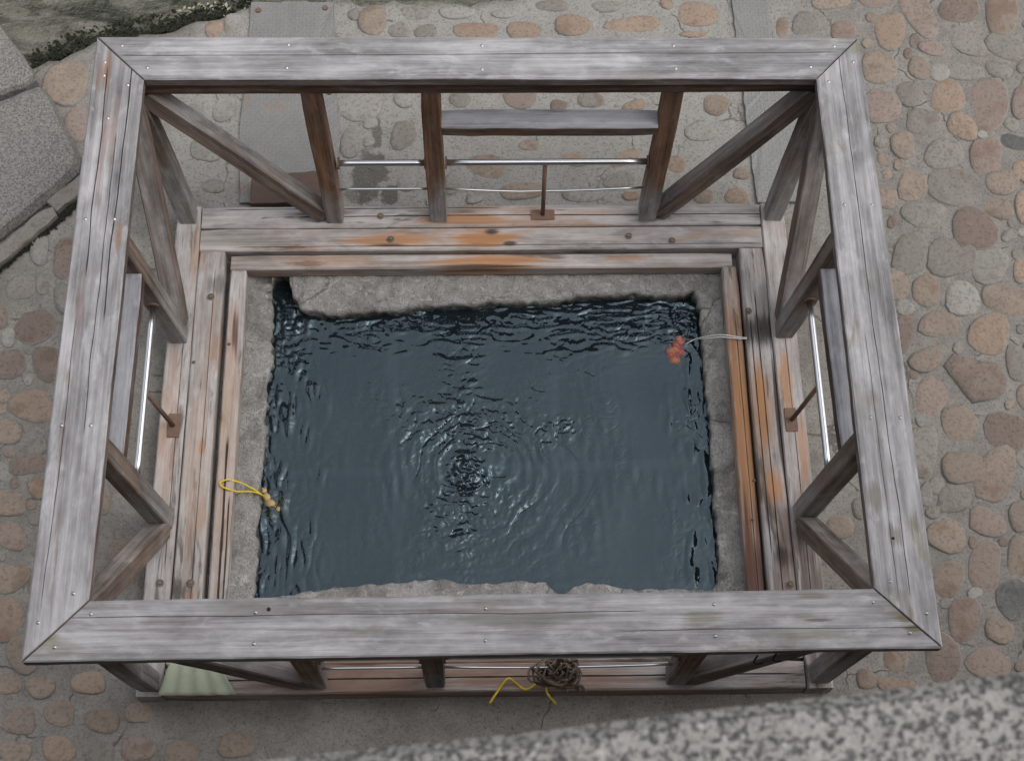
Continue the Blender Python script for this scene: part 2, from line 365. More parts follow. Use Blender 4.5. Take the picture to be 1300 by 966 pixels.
right = [(1112, 0, 24, 9, 0, K), (1130, 39, 19, 22, 0, O), (1166, 17, 31, 17, 62, K), (1218, 11, 23, 18, 0, B), (1272, 18, 20, 24, 0, T), (1226, 52, 26, 15, 38, G), (1277, 61, 27, 13, 30, G),
 (1183, 63, 16, 9, 20, K), (1116, 86, 22, 19, 0, T), (1167, 88, 16, 12, 30, T), (1225, 91, 24, 10, 4, G), (1268, 89, 16, 10, 20, G), (1119, 136, 22, 20, 10, K), (1154, 119, 17, 14, 25, G),
 (1203, 124, 19, 22, 0, O), (1255, 133, 24, 30, -10, K), (1296, 131, 11, 21, 0, K), (1171, 154, 20, 15, 10, G), (1221, 162, 19, 14, 25, O), (1146, 184, 15, 16, 0, T), (1198, 197, 23, 18, 8, G),
 (1252, 200, 20, 22, 0, K), (1290, 181, 18, 9, 12, D), (1160, 233, 18, 21, 10, T), (1215, 238, 33, 23, 5, G), (1272, 232, 19, 15, 0, T), (1298, 219, 10, 15, -30, O), (1174, 273, 30, 15, 3, G),
 (1266, 264, 20, 13, 15, T), (1237, 292, 27, 26, 0, B), (1124, 252, 14, 14, 0, K), (1156, 323, 21, 24, 0, G), (1207, 327, 28, 24, 0, G), (1256, 338, 23, 21, 0, L), (1298, 263, 9, 18, 0, O),
 (1297, 343, 10, 16, 0, O), (1138, 362, 13, 19, 0, T), (1176, 369, 16, 20, 0, T), (1222, 379, 22, 20, 0, L), (1286, 383, 36, 19, 12, T), (1193, 412, 25, 17, 3, T), (1146, 422, 12, 25, 0, B),
 (1256, 425, 26, 23, 0, O), (1177, 456, 20, 15, -25, T), (1184, 502, 20, 28, 18, K), (1218, 538, 24, 22, 0, T), (1291, 461, 13, 21, 0, G), (1298, 504, 8, 14, 0, T), (1278, 549, 25, 25, 20, B),
 (1172, 573, 16, 32, 0, G), (1221, 594, 23, 20, 0, T), (1263, 603, 23, 34, 12, T), (1189, 616, 10, 12, 0, G), (1211, 633, 21, 16, 0, G), (1253, 663, 24, 15, 20, K), (1202, 681, 23, 20, 0, T),
 (1294, 655, 13, 18, 0, K), (1250, 720, 20, 29, 0, K), (1176, 627, 8, 16, 0, G), (1293, 708, 14, 24, 0, T), (1203, 735, 19, 23, -10, T), (1287, 761, 22, 24, 0, D), (1224, 786, 19, 26, 0, K),
 (1269, 800, 17, 15, 20, T), (1197, 836, 22, 30, -8, B), (1258, 841, 31, 20, 0, K), (1137, 836, 14, 18, 0, T), (1138, 870, 26, 9, 5, O), (1100, 862, 12, 12, 0, T), (1090, 900, 24, 16, 0, G),
 (1023, 31, 17, 14, 0, G), (1071, 38, 15, 12, 0, K), (1054, 4, 22, 8, 0, T), (993, 36, 8, 13, 0, T), (1113, 300, 12, 18, 0, G), (1066, 668, 16, 14, 0, T), (1092, 645, 10, 12, 0, G)]
left = [(43, 413, 25, 22, 15, B), (82, 328, 13, 24, 10, B), (80, 378, 10, 17, 0, G), (51, 318, 11, 17, 10, L), (27, 365, 18, 15, -10, G), (54, 364, 8, 11, 0, G), (0, 404, 8, 14, 0, B), (8, 462, 23, 18, -10, B),
 (59, 462, 16, 21, 0, B), (43, 515, 27, 21, 10, O), (6, 548, 20, 16, 10, T), (38, 590, 24, 13, -8, B), (47, 568, 13, 10, -20, G), (47, 620, 10, 13, -20, O), (13, 639, 20, 16, 0, T), (13, 681, 20, 16, 10, K),
 (14, 734, 22, 17, -28, T), (9, 786, 19, 25, 8, O), (30, 830, 21, 23, 0, T), (11, 868, 16, 13, 0, T), (52, 872, 17, 14, -20, T), (113, 867, 21, 13, -8, O), (131, 636, 9, 17, 10, T), (132, 686, 10, 21, 25, G), (157, 699, 20, 13, -25, T),
 (76, 905, 20, 15, 0, T), (25, 915, 20, 16, 0, K), (130, 915, 20, 14, 0, T), (20, 955, 18, 15, 0, T), (75, 950, 20, 16, 0, O), (125, 955, 18, 14, 0, G), (178, 905, 16, 13, 0, T), (175, 950, 20, 15, 0, K), (230, 955, 20, 14, 0, T),
 (84, 106, 25, 29, 15, T), (97, 158, 15, 20, 10, K), (300, 945, 22, 15, 0, T), (-40, 480, 20, 18, 0, T), (-38, 560, 18, 20, 0, B), (-35, 650, 22, 18, 0, T), (-40, 740, 20, 22, 0, K), (-40, 830, 22, 20, 0, T)]
far = [(456, 136, 33, 18, 0, L), (470, 156, 9, 9, 0, L), (468, 180, 8, 7, 0, L), (512, 126, 13, 11, 0, L), (512, 172, 17, 19, 0, G), (444, 182, 13, 20, 0, L), (516, 230, 14, 13, 0, L), (584, 127, 14, 10, 0, G), (660, 126, 23, 12, 0, K),
 (709, 134, 11, 8, 0, B), (750, 127, 17, 11, 0, G), (806, 134, 15, 7, -8, O), (672, 184, 13, 8, 0, T), (617, 212, 25, 17, 5, T), (662, 243, 28, 12, -5, T), (730, 203, 20, 8, 8, O), (793, 202, 23, 8, -25, O),
 (786, 229, 20, 11, -10, G), (740, 247, 27, 11, 0, L), (574, 234, 11, 13, 0, L), (602, 253, 12, 6, 0, L), (802, 249, 12, 6, 0, O), (909, 133, 18, 13, 10, T), (890, 167, 20, 14, 5, L), (858, 209, 13, 11, 0, O), (941, 221, 10, 8, 0, T),
 (893, 250, 13, 11, 0, T), (935, 250, 15, 12, 0, O), (474, 27, 20, 18, 0, T), (450, 19, 8, 8, 0, G), (506, 38, 14, 11, 0, G), (541, 42, 16, 9, -10, G), (605, 40, 29, 13, 0, O), (666, 39, 25, 11, 0, O), (524, 18, 22, 8, 5, G), (580, 16, 26, 8, 0, L),
 (727, 33, 25, 13, 0, O), (805, 31, 37, 11, -6, O), (885, 19, 26, 17, 5, O), (846, 5, 9, 8, 30, O), (880, 44, 17, 4, 0, O), (262, 190, 20, 17, 0, L), (270, 236, 15, 10, 0, L), (245, 145, 14, 12, 0, G), (284, 140, 16, 14, 0, L),
 (232, 60, 26, 9, -14, T), (272, 38, 12, 12, 0, O), (297, 32, 14, 14, 0, L), (700, 8, 22, 8, 0, G), (770, 8, 22, 7, 0, L), (640, 18, 16, 6, 0, L), (690, 160, 24, 9, 0, L), (600, 165, 20, 9, 0, L)]
for lst in (right, left):
    for (x, y, a, b_, an, mi) in lst: stone(oval(x, y, a*1.10, b_*1.10, an, random.choice((2.1, 2.4, 3.0))), mi, random.uniform(.006, .012))
for (x, y, a, b_, an, mi) in far: stone(oval(x, y, a, b_, an), mi, random.uniform(.005, .010))
big = [(465, 505), (530, 430), (610, 455), (700, 480), (800, 490), (865, 590), (850, 670), (790, 710), (650, 735), (600, 680), (530, 590)]
stone([(p.x, p.y) for p in (gp(1100+a/4.83, 360+b_/4.83, GZ) for a, b_ in big)][::-1], BRN, .018)
# smaller low cobbles wedged into the gaps
spots = [(x, y, (a+b_)/2*1.08) for x, y, a, b_, *_ in right+left]
def free(x, y, r): return all((x-q[0])**2+(y-q[1])**2 > (r+q[2])**2 for q in spots)
nfill = 0
for k in range(6000):
    if nfill >= 75: break
    if random.random() < .68: x, y = random.uniform(1095, 1310), random.uniform(5, 850); x = max(x, 1100+(y-50)*.14)
    else: x, y = random.uniform(0, 100), random.uniform(400, 870); x = min(x, 98-(y-400)*.15)
    r = random.choice((14, 11, 9, 7.5, 6.5))
    if not free(x, y, r*.96): continue
    if abs(x-1236) < 45 and abs(y-482) < 38: continue
    spots.append((x, y, r)); nfill += 1
    stone(oval(x, y, r*random.uniform(1., 1.25), r*random.uniform(.85, 1.05), random.uniform(0, 180), 2.4, 12), random.choice((GRY, GRY, TAN, PAL, BRN)), random.uniform(.004, .009))
# cobbles continuing beyond the picture's edges
taken = [gp(x, y, GZ) for x, y, *_ in right+left+far]
for k in range(900):
    x, y = random.uniform(-3.6, 3.9), random.uniform(-2.4, 2.4)
    if -1.75 < x < 1.95 and y > -1.5: continue
    if y > lerp_list(EDGE, x)-.2 or (x < -1.6 and y > 1.0): continue
    if any((x-q.x)**2+(y-q.y)**2 < .155**2 for q in taken): continue
    q = Vector((x, y, 0)); taken.append(q)
    if len(taken)+nfill > 292: break
    r = random.uniform(.06, .085); ph = random.random()*6; e = random.uniform(.75, 1.2)
    stone([(x+r*e*math.cos(-t)*(1+.08*math.sin(2*t+ph)), y+r/e*math.sin(-t)*(1+.08*math.sin(3*t+ph))) for t in [2*math.pi*i/14 for i in range(14)]][::-1], random.choice((TAN, TAN, PINK, GRY, ORA, BRN)), random.uniform(.008, .014))

# ------------------------------------------------------------------ stream
def m_stream():
    b = NB('stream'); P = b.tc
    st = b.noise(b.vec((2.2, 7, 1), src=P), 1, 6, .65, 1.2); n2 = b.noise(P, 26, 4, .65, .6); mo = b.noise(P, 5, 5, .6, .6)
    c = b.ramp(st, [(.36, (.035, .036, .028)), (.5, (.115, .112, .088)), (.68, (.2, .195, .165))])
    c = b.mix(b.math('MULTIPLY', b.mapr(mo, .52, .62), .85), c, (.02, .028, .014))
    return b.fin(c, .22, b.math('ADD', b.math('MULTIPLY', st, 2.), n2), .02, .9, .5)
V = []; F = []; nx, ny = 120, 50
for i in range(nx+1):
    for j in range(ny+1):
        x = -14+28*i/nx; y = 1.0+14*j/ny; V.append((x, y, -.5+.015*math.sin(9*x+4*math.sin(3*y))+.012*math.sin(13*y+2*x)))
for i in range(nx):
    for j in range(ny): F.append((i*(ny+1)+j, (i+1)*(ny+1)+j, (i+1)*(ny+1)+j+1, i*(ny+1)+j+1))
tag(mesh_obj('stream_water', V, F, m_stream(), smooth=True), 'dark shallow stream water over mossy rock beyond the pavement', kind='structure')
# moss and leaf litter clinging to the stream bank
M_MOSS = m_simple('moss', (.012, .015, .007), .9, .7, 90)
M_LITTER = m_simple('litter', (.3, .29, .2), .8, .4, 60)
def clump(name, spots, size, mat, label, cat):
    V = []; F = []
    for (x, y, z) in spots:
        a = random.random()*6; s = size*random.uniform(.5, 1.3); tl = random.uniform(-.6, .6)
        k = len(V); ca, sa = math.cos(a)*s, math.sin(a)*s
        V += [(x-ca, y-sa, z), (x+sa*.5, y-ca*.5, z+s*.5*abs(tl)+.002), (x+ca, y+sa, z+s*tl*.4+.003), (x-sa*.5, y+ca*.5, z+s*.3)]
        F.append((k, k+1, k+2, k+3))
    return tag(mesh_obj(name, V, F, mat), label, cat, kind='stuff')
sp = []
for k in range(800):
    px = random.uniform(40, 320); t = random.random()**1.6
    py = lerp_list([(e[0], e[1]) for e in edge_px], px)-2-t*26
    q = gp(px, py, -.42); sp.append((q.x, q.y, -.47+random.uniform(0, .05)))
clump('bank_moss', sp, .018, M_MOSS, 'dark green moss along the wet stream bank', 'moss')
sp = []
for k in range(20):
    q = gp(random.gauss(258, 24), random.gauss(11, 6), -.44); sp.append((q.x, q.y, -.435+random.uniform(0, .02)))
clump('leaf_litter', sp, .016, M_LITTER, 'pale yellow fallen leaves caught on the wet stream rock', 'leaves')

# ------------------------------------------------------------------ granite blocks and kerb stones, far left
def slab(name, pix, z1, z0, mat, label, cat, cham=.03, group=None, parent=None):
    pts = [gp(a, b_, z1) for a, b_ in pix]; c = sum(pts, Vector())/len(pts)
    out_ = []                                                      # resample for a rough edge
    for p, q in zip(pts, pts[1:]+pts[:1]):
        n = max(1, int((q-p).length/.05))
        for k in range(n): out_.append(p.lerp(q, k/n)+Vector((random.uniform(-.004, .004), random.uniform(-.004, .004), 0)))
    n = len(out_); V = []; F = []
    for s, z in ((0, z0), (0, z1-cham), (cham*.35, z1-cham*.3), (cham, z1)):
        for p in out_:
            d = (c-p); d.z = 0; d.normalize(); V.append((p.x+d.x*s-c.x, p.y+d.y*s-c.y, z+random.uniform(-.002, .002)))
    V.append((0, 0, z1+.002))
    for k in range(3):
        for q in range(n): F.append((k*n+q, k*n+(q+1) % n, (k+1)*n+(q+1) % n, (k+1)*n+q))
    for q in range(n): F.append((3*n+q, 3*n+(q+1) % n, 4*n))
    area = sum(p.x*q.y-q.x*p.y for p, q in zip(out_, out_[1:]+out_[:1]))
    if area < 0: F = [tuple(reversed(f)) for f in F]
    o = mesh_obj(name, V, F, mat, parent, Matrix.Translation((c.x, c.y, 0)))
    if label: tag(o, label, cat, group)
    return o
slab('granite_block', [(-130, -60), (-30, -8), (2, 31), (40, 84), (44, 97), (30, 106), (0, 117), (-130, 150)], -.02, -.5, M_GRAN, 'rough grey granite block jutting out over the stream', 'granite block', .035)
slab('granite_block', [(-130, 156), (0, 121), (32, 109), (50, 103), (60, 112), (99, 190), (96, 210), (70, 236), (0, 292), (-130, 380)], -.02, -.5, M_GRAN, 'large speckled granite block beside the mossy joint and wooden fence', 'granite block', .07)
slab('edge_stone', [(-60, 362), (0, 310), (50, 268), (68, 262), (72, 272), (60, 285), (0, 334), (-60, 388)], -.07, -.3, ST[GRY], 'narrow rough edge stone along the mossy joint, farther from the stream', 'edge stone', .012)
slab('edge_stone', [(58, 256), (100, 222), (125, 205), (132, 222), (104, 243), (72, 268)], -.07, -.3, ST[GRY], 'short rough edge stone between granite block and fence corner', 'edge stone', .012)
sp = []
for k in range(1500):
    t = random.random(); px = -20+135*t; py = 358-t*112+random.gauss(0, 2.6)
    q = gp(px, py, GZ); sp.append((q.x, q.y, GZ+.004+random.uniform(0, .012)))
clump('joint_moss', sp, .013, m_simple('joint_moss', (.016, .017, .011), .95, .6, 90), 'black green moss filling the joint beside the edge stones', 'moss')

# ------------------------------------------------------------------ steel cover plates and box
slab('steel_cover_plate', [(319, 3), (424, 3), (428, 120), (434, 256), (400, 258), (304, 258), (304, 165), (309, 116)], GZ+.016, GZ-.02, M_PLATE, 'wide grey checker steel cover plate with bolts, running under the fence to the stream', 'cover plate', .004)
slab('steel_cover_plate', [(928, -6), (973, -6), (982, 48), (1001, 118), (1034, 256), (961, 257), (943, 118)], GZ+.016, GZ-.02, M_PLATE, 'narrow grey checker steel cover strip beside the cobbles at the fence corner', 'cover plate', .004)
plates = [o for o in bpy.data.objects if o.name.startswith('steel_cover_plate')]
for px, py in ((328, 14), (413, 11), (330, 105), (418, 118)):
    q = gp(px, py, GZ+.016); V, F = tube_data([q, q+Vector((0, 0, .008))], .016, 8); mesh_obj('bolt', V, F, M_RUST, plates[0])
slab('steel_junction_box', [(319, 222), (398, 217), (412, 222), (414, 252), (404, 258), (318, 258)], -.03, -.13, m_simple('brown_paint', (.1, .065, .052), .65, .3, 20), 'low brown painted steel box on the plate behind the fence brace', 'steel box', .006)

# ------------------------------------------------------------------ basin, spring water
rim_px = [(349, 364), (352, 357), (360, 355), (368, 358), (371, 372), (375, 388), (386, 400), (412, 406), (470, 403), (530, 397), (600, 392), (660, 391), (700, 389), (740, 383), (800, 380), (855, 383), (880, 377), (886, 400), (893, 480), (900, 560), (905, 640), (912, 700), (913, 735),
          (905, 747), (860, 746), (800, 748), (780, 742), (748, 736), (728, 744), (716, 753), (702, 751), (690, 739), (660, 735), (600, 740), (560, 735), (490, 738), (440, 743), (410, 748), (380, 752), (345, 756), (322, 757), (325, 720), (330, 660), (337, 590), (338, 540), (345, 480), (348, 430), (347, 395)]
ZR, ZW = -.115, -.19
inner = [gp(a, b_, ZW if b_ < 700 else ZR) for a, b_ in rim_px]
def resample(pts, n):
    P = [Vector((p.x, p.y)) for p in pts]; P.append(P[0]); d = [0]
    for a, b_ in zip(P, P[1:]): d.append(d[-1]+(b_-a).length)
    res = []
    for k in range(n):
        s = d[-1]*k/n; i = max(j for j in range(len(d)-1) if d[j] <= s); t = (s-d[i])/max(1e-9, d[i+1]-d[i]); res.append(P[i].lerp(P[i+1], t))
    return res
NB_ = 640; IN = resample(inner, NB_)
cx, cy = 0.0, -.02
def jitter1(n, lo, hi, seed):                 # smooth closed 1-D noise
    g = np.random.default_rng(seed); f = np.fft.rfft(g.standard_normal(n)); k = np.arange(len(f)); f[(k < lo) | (k > hi)] = 0; f /= np.maximum(k, 1)**.6
    q = np.fft.irfft(f, n); return q/q.std()
JX, JY = jitter1(NB_, 12, 150, 1), jitter1(NB_, 12, 150, 2)
IN = [Vector((p.x+.003*a, p.y+.003*b_)) for p, a, b_ in zip(IN, JX, JY)]
ylo, yhi = min(p.y for p in IN), gp(347, 395, ZW).y
def outer_pt(p):
    side_x = abs(p.x) > .97 and p.y < (yhi if p.x < 0 else .70) and p.y > ylo+.04
    if side_x:
        t = (p.y-ylo)/((yhi if p.x < 0 else .70)-ylo); return Vector((math.copysign(1.33, p.x), -1.12+2.12*min(1, max(0, t))))
    if p.y > 0: return Vector((p.x if p.x < 1.03 else 1.33, 1.0))
    return Vector((p.x*1.2, -1.12))
V = []; F = []; rows = []
nz = lambda x, y: .003*math.sin(19*x+5*math.sin(13*y))+.003*math.sin(23*y+4*math.sin(17*x))+.002*math.sin(41*x+37*y)
def row(fn):
    rows.append(len(V))
    for k, p in enumerate(IN): V.append(fn(k, p))
NRAD = 18
for j in range(NRAD):
    s = j/(NRAD-1)
    def f(k, p, s=s):
        o = outer_pt(p); q = o.lerp(p, s*.985); zz = ZR+nz(q.x, q.y)*(1 if s > .1 else 0)+random.uniform(-.004, .004)-.012*max(0, s-.75)*4*.6
        return (q.x, q.y, zz)
    row(f)
row(lambda k, p: (p.x+.004*JY[k], p.y+.004*JX[k], ZR-.028+.004*JX[k-9]))
row(lambda k, p: (p.x+.005*JX[k-5], p.y+.005*JY[k-5], ZW+.01))
row(lambda k, p: (p.x, p.y, ZW-.12)); row(lambda k, p: (p.x*.97, p.y*.97, -1.0))
for a, b_ in zip(rows, rows[1:]):
    for k in range(NB_): F.append((a+k, a+(k+1) % NB_, b_+(k+1) % NB_, b_+k))
F.append(tuple(rows[-1]+k for k in range(NB_)))
basin = tag(mesh_obj('concrete_basin', V, F, M_CONC, smooth=True), 'rough concrete basin rim with a broken edge inside the timber kerb', 'basin')

def smax(q, lo, hi): return np.clip((q-lo)/(hi-lo), 0, 1)
def fft_noise(n, m, lo, hi, seed, sx=1., sy=1.):
    g = np.random.default_rng(seed); f = np.fft.rfft2(g.standard_normal((n, m)))
    ky = np.fft.fftfreq(n)[:, None]*n; kx = np.fft.rfftfreq(m)[None, :]*m
    k = np.hypot(kx*sx, ky*sy*(2.4/1.9)); a = np.where((k > lo) & (k < hi), 1/np.maximum(k, 1)**.9, 0)
    q = np.fft.irfft2(f*a, s=(n, m)); return q/q.std()
NX, NY = 740, 586; X0, X1, Y0, Y1 = -1.2, 1.2, -1.0, .9
gx = np.linspace(X0, X1, NX); gy = np.linspace(Y0, Y1, NY); XX, YY = np.meshgrid(gx, gy)
n1 = fft_noise(NY, NX, 13, 46, 1); n2 = fft_noise(NY, NX, 24, 90, 2); n3 = fft_noise(NY, NX, 2, 8, 3); n4 = fft_noise(NY, NX, 30, 110, 4)
pb = gp(597, 597, ZW); pb2 = gp(690, 552, ZW); pb3 = gp(716, 541, ZW)
rb = np.hypot(XX-pb.x+.02*n3, YY-pb.y+.02*n2*.5)
r1 = rb+.035*n3+.012*n1
boil = np.exp(-(rb/.5)**2)
mask = np.clip(.42+.32*n3, .06, .95)+.85*np.exp(-((XX+1.02)/.16)**2)+.8*np.exp(-((YY-.62)/.17)**2)*(1+.4*n3)+.35*boil
mask += .6*np.exp(-((XX-1.02)/.12)**2)
mask = np.clip(mask, .06, 1.3)
n5 = fft_noise(NY, NX, 5, 15, 7)
crease = -np.exp(-((n1+.08*n2)/.30)**2)*smax(n5+.5*n3, -.7, 1.2)
crease2 = -np.exp(-((n2+.3*n1)/.15)**2)*smax(n1, 0., 1.)
r2 = rb+.018*n3+.003*n1+.010*n5; env = np.exp(-(rb/.40)**2)*(1-np.exp(-(rb/.07)**2))
rings = (np.sin(2*np.pi*r2/.074)-.45*np.exp(-(np.sin(np.pi*r2/.074-.8)/.25)**2))*env*(.55+.45*smax(n3+.6*n5, -1.2, .6))
r3 = np.hypot(XX-pb.x-.05, YY-pb.y-.05)+.05*n3+.012*n5
rings += -1.0*np.exp(-(np.sin(np.pi*r3/.115)/.17)**2)*np.exp(-((r3-.1)/.42)**2)*smax(.6*n5+n3, -.5, .9)
dome = .010*np.exp(-(rb/.10)**2)*(1+.5*n2)
for q, ss in ((pb2, .045), (pb3, .035)):
    rr = np.hypot(XX-q.x, YY-q.y)+.008*n2; rings += .7*np.sin(2*np.pi*rr/.05)*np.exp(-(rr/ss/1.7)**2)
hgt = mask*(.0011*crease) + .00012*n1*mask+.0036*rings+dome*.8 + .0008*n2*np.exp(-(rb/.10)**2) + .0016*n3 + .00006*n2*mask
# choppy wavelets towards the left edge and the far side
nh = fft_noise(NY, NX, 14, 52, 21, 2.1, .8); nv = fft_noise(NY, NX, 12, 46, 22, .8, 2.4)
patch = .45+.75*smax(n3+.7*n5, -1., 1.)
eL = np.exp(-((XX+1.0)/.24)**2)+.55*np.exp(-((XX-1.03)/.13)**2); eF = np.exp(-((YY-.62)/.22)**2)
hgt += patch*(eF*.0017*(np.abs(nh)+.15*n2)+eL*.0030*(np.abs(nv)+.10*n2))
ang = np.arctan2(YY-pb.y, XX-pb.x)
hgt += .0013*mask*(nv*np.cos(ang)**2+nh*np.sin(ang)**2)*(.6+boil)
V = np.stack([XX.ravel(), YY.ravel(), (ZW+hgt).ravel()], 1)
ii = np.arange(NY*NX).reshape(NY, NX)
FA = np.stack([ii[:-1, :-1], ii[:-1, 1:], ii[1:, 1:], ii[1:, :-1]], -1).reshape(-1, 4)
def m_water():
    b = NB('spring_water'); t = b.t; t.nodes.remove(b.b)
    fr = b.n('ShaderNodeFresnel'); fr.inputs[0].default_value = 1.72
    gl = b.n('ShaderNodeBsdfGlossy'); gl.inputs['Roughness'].default_value = .02; gl.inputs['Color'].default_value = (.47, .62, .72, 1)
    df = b.n('ShaderNodeBsdfDiffuse'); df.inputs['Color'].default_value = (.012, .019, .024, 1)
    tr = b.n('ShaderNodeBsdfTransparent'); tr.inputs['Color'].default_value = (.62, .72, .75, 1)
    m1 = b.n('ShaderNodeMixShader'); m1.inputs[0].default_value = .48; b.l(tr.outputs[0], m1.inputs[1]); b.l(df.outputs[0], m1.inputs[2])
    m2 = b.n('ShaderNodeMixShader'); b.l(fr.outputs[0], m2.inputs[0]); b.l(m1.outputs[0], m2.inputs[1]); b.l(gl.outputs[0], m2.inputs[2])
    b.l(m2.outputs[0], b.out.inputs[0]); return b.m
water = mesh_obj('spring_water', [], [], m_water())
me = water.data; me.vertices.add(len(V)); me.vertices.foreach_set('co', V.ravel())
me.loops.add(len(FA)*4); me.loops.foreach_set('vertex_index', FA.ravel().astype(np.int32)); me.polygons.add(len(FA))
me.polygons.foreach_set('loop_start', np.arange(0, len(FA)*4, 4, dtype=np.int32)); me.polygons.foreach_set('use_smooth', np.ones(len(FA), bool)); me.update(calc_edges=True)
tag(water, 'dark blue grey bubbling hot spring water in the basin', kind='structure')

# pale pipe grid lying under the water
fr = thing('submerged_pipe_grid', 'pale straight pipes crossing faintly under the spring water', 'pipe grid')
M_PIPE = m_simple('pale_pipe', (.13, .13, .13), .7, .3, 9)
for a, b_ in (((497, 402), (505, 748)), ((700, 392), (708, 752))):
    p, q = gp(*a, -.36), gp(*b_, -.36); tube('pipe', [p, q], .034, M_PIPE, fr, 10)
p, q = gp(340, 604, -.43), gp(903, 588, -.43); tube('pipe', [p, q], .034, M_PIPE, fr, 10)

# ------------------------------------------------------------------ timber kerb
ORG = (.36, .185, .09); BLK = (.035, .032, .03)
KG = ((.15, .138, .132), (.32, .30, .29), (.46, .445, .438)); KB = ((.08, .055, .042), (.24, .175, .14), (.40, .32, .275))
kerb = thing('timber_kerb', 'weathered square timber kerb framing the hot spring basin, stained orange', 'timber kerb')
ZT = 0.0; AX0, AX1 = 1.422, 1.548; YF0, YF1 = 1.053, 1.182; YN0, YN1 = -1.17, -1.30; BX = 1.283; YB = .922; YBN = -1.04
def kerb_beam(x0, y0, x1, y1, wd, zt, ht, mat, name='timber'):
    return beam(name, (x0, y0, zt-ht/2), (x1, y1, zt-ht/2), wd-.004, ht, mat, kerb, bev=.007, jit=.0015)
def kw(name, stains=(), cracks=(), base=.75, red=.15): return wood(name, KG, KB, top=.25, base=base, stains=stains, cracks=cracks, red=red, rust=.5)
# local x runs along the timber from its first end, local y across (left of direction)
mAf = kw('kerb_far_outer', [(1.33, -.02, .26, .04, ORG, .85), (2.25, 0, .03, .012, ORG, .7), (.62, .02, .16, .025, (.15, .1, .085), .7)], [(.0, .01, .003, .5, 2.9), (.045, .006, .0018, .1, 1.5)])
mBf = kw('kerb_far_inner', [(.98, -.01, .26, .05, ORG, .9), (1.42, .0, .20, .06, ORG, 1.), (1.47, .035, .05, .02, BLK, .9), (1.56, -.03, .04, .015, BLK, .85), (.96, -.035, .12, .012, BLK, .75), (.1, 0, .3, .05, (.2, .19, .16), .5)], [(-.04, .004, .0016, .2, 2.8)])
mCf = kw('kerb_far_lining', [(1.3, 0, .34, .06, ORG, .95), (.5, 0, .3, .04, ORG, .4), (1.25, -.03, .3, .012, BLK, .85), (2.0, .01, .12, .02, ORG, .5)], base=.5, red=.3)
mAl = kw('kerb_left_outer', [(1.25, .0, .5, .06, (.43, .29, .21), .4)], [(.025, .004, .0016, .6, 1.9)])
mBl = kw('kerb_left_inner', [(1.15, .0, .6, .07, (.43, .3, .22), .35), (.19, .03, .06, .045, (.1, .09, .085), .6), (1.05, .02, .04, .02, ORG, .7), (1.85, .02, .15, .03, ORG, .6)], [(.02, .005, .0016, .1, 2.)])
mCl = kw('kerb_left_lining', [(1.0, 0, .8, .05, (.42, .29, .21), .5), (.35, .0, .14, .02, (.08, .035, .03), .8)], [(.0, .012, .006, .9, 1.9), (.025, .008, .004, 1.2, 1.9)], red=.5)
mAr = kw('kerb_right_outer', [(1.0, -.02, .2, .04, ORG, .75), (1.35, .03, .2, .03, ORG, .6), (1.75, .0, .2, .06, (.14, .11, .1), .6), (2.15, 0, .35, .08, (.11, .085, .075), .85)], [(.0, .006, .002, .7, 2.1)], base=.65)
mBr = kw('kerb_right_inner', [(.46, 0, .10, .09, BLK, .8), (.85, -.02, .28, .04, ORG, .95), (1.28, .0, .12, .05, ORG, .9), (.9, .055, .3, .012, BLK, .9), (1.62, .01, .07, .05, BLK, .8), (1.75, .0, .22, .06, (.16, .1, .08), .6)], [(.0, .008, .003, .25, 2.), (-.035, .006, .003, .4, 1.6)], base=.65)
mCr = kw('kerb_right_lining', [(.85, 0, .75, .06, ORG, .95), (1.7, 0, .4, .06, (.14, .065, .045), .85)], [(.01, .006, .002, .3, 1.8)], base=.5, red=.4)
mN = kw('kerb_near', [(.9, 0, .5, .09, (.25, .155, .115), .75), (1.7, .0, .5, .08, (.27, .165, .12), .7), (2.3, -.02, .1, .04, BLK, .7)], [(.0, .01, .004, .1, 2.8)], base=.4, red=.5)
# outer timbers
kerb_beam(-1.42, (YF0+YF1)/2, 1.42, (YF0+YF1)/2, YF1-YF0, ZT, .125, mAf)
kerb_beam(-(AX0+AX1)/2, YF1, -(AX0+AX1)/2, YN1, AX1-AX0, ZT, .125, mAl)
kerb_beam((AX0+AX1)/2, YF1, (AX0+AX1)/2, YN1, AX1-AX0, ZT, .125, mAr)
kerb_beam(-1.42, (YN0+YN1)/2, 1.42, (YN0+YN1)/2, YN0-YN1, ZT, .125, mN)
# inner timbers
kerb_beam(-1.42, (YB+YF0)/2, 1.42, (YB+YF0)/2, YF0-YB, ZT-.003, .12, mBf)
kerb_beam(-(BX+AX0)/2, YB, -(BX+AX0)/2, YBN, AX0-BX, ZT-.003, .12, mBl)
kerb_beam((BX+AX0)/2+.004, YB, (BX+AX0)/2+.004, YBN, AX0-BX-.01, ZT-.003, .12, mBr)
kerb_beam(-1.42, (YBN+YN0)/2, 1.42, (YBN+YN0)/2, YBN-YN0, ZT-.003, .12, mN)
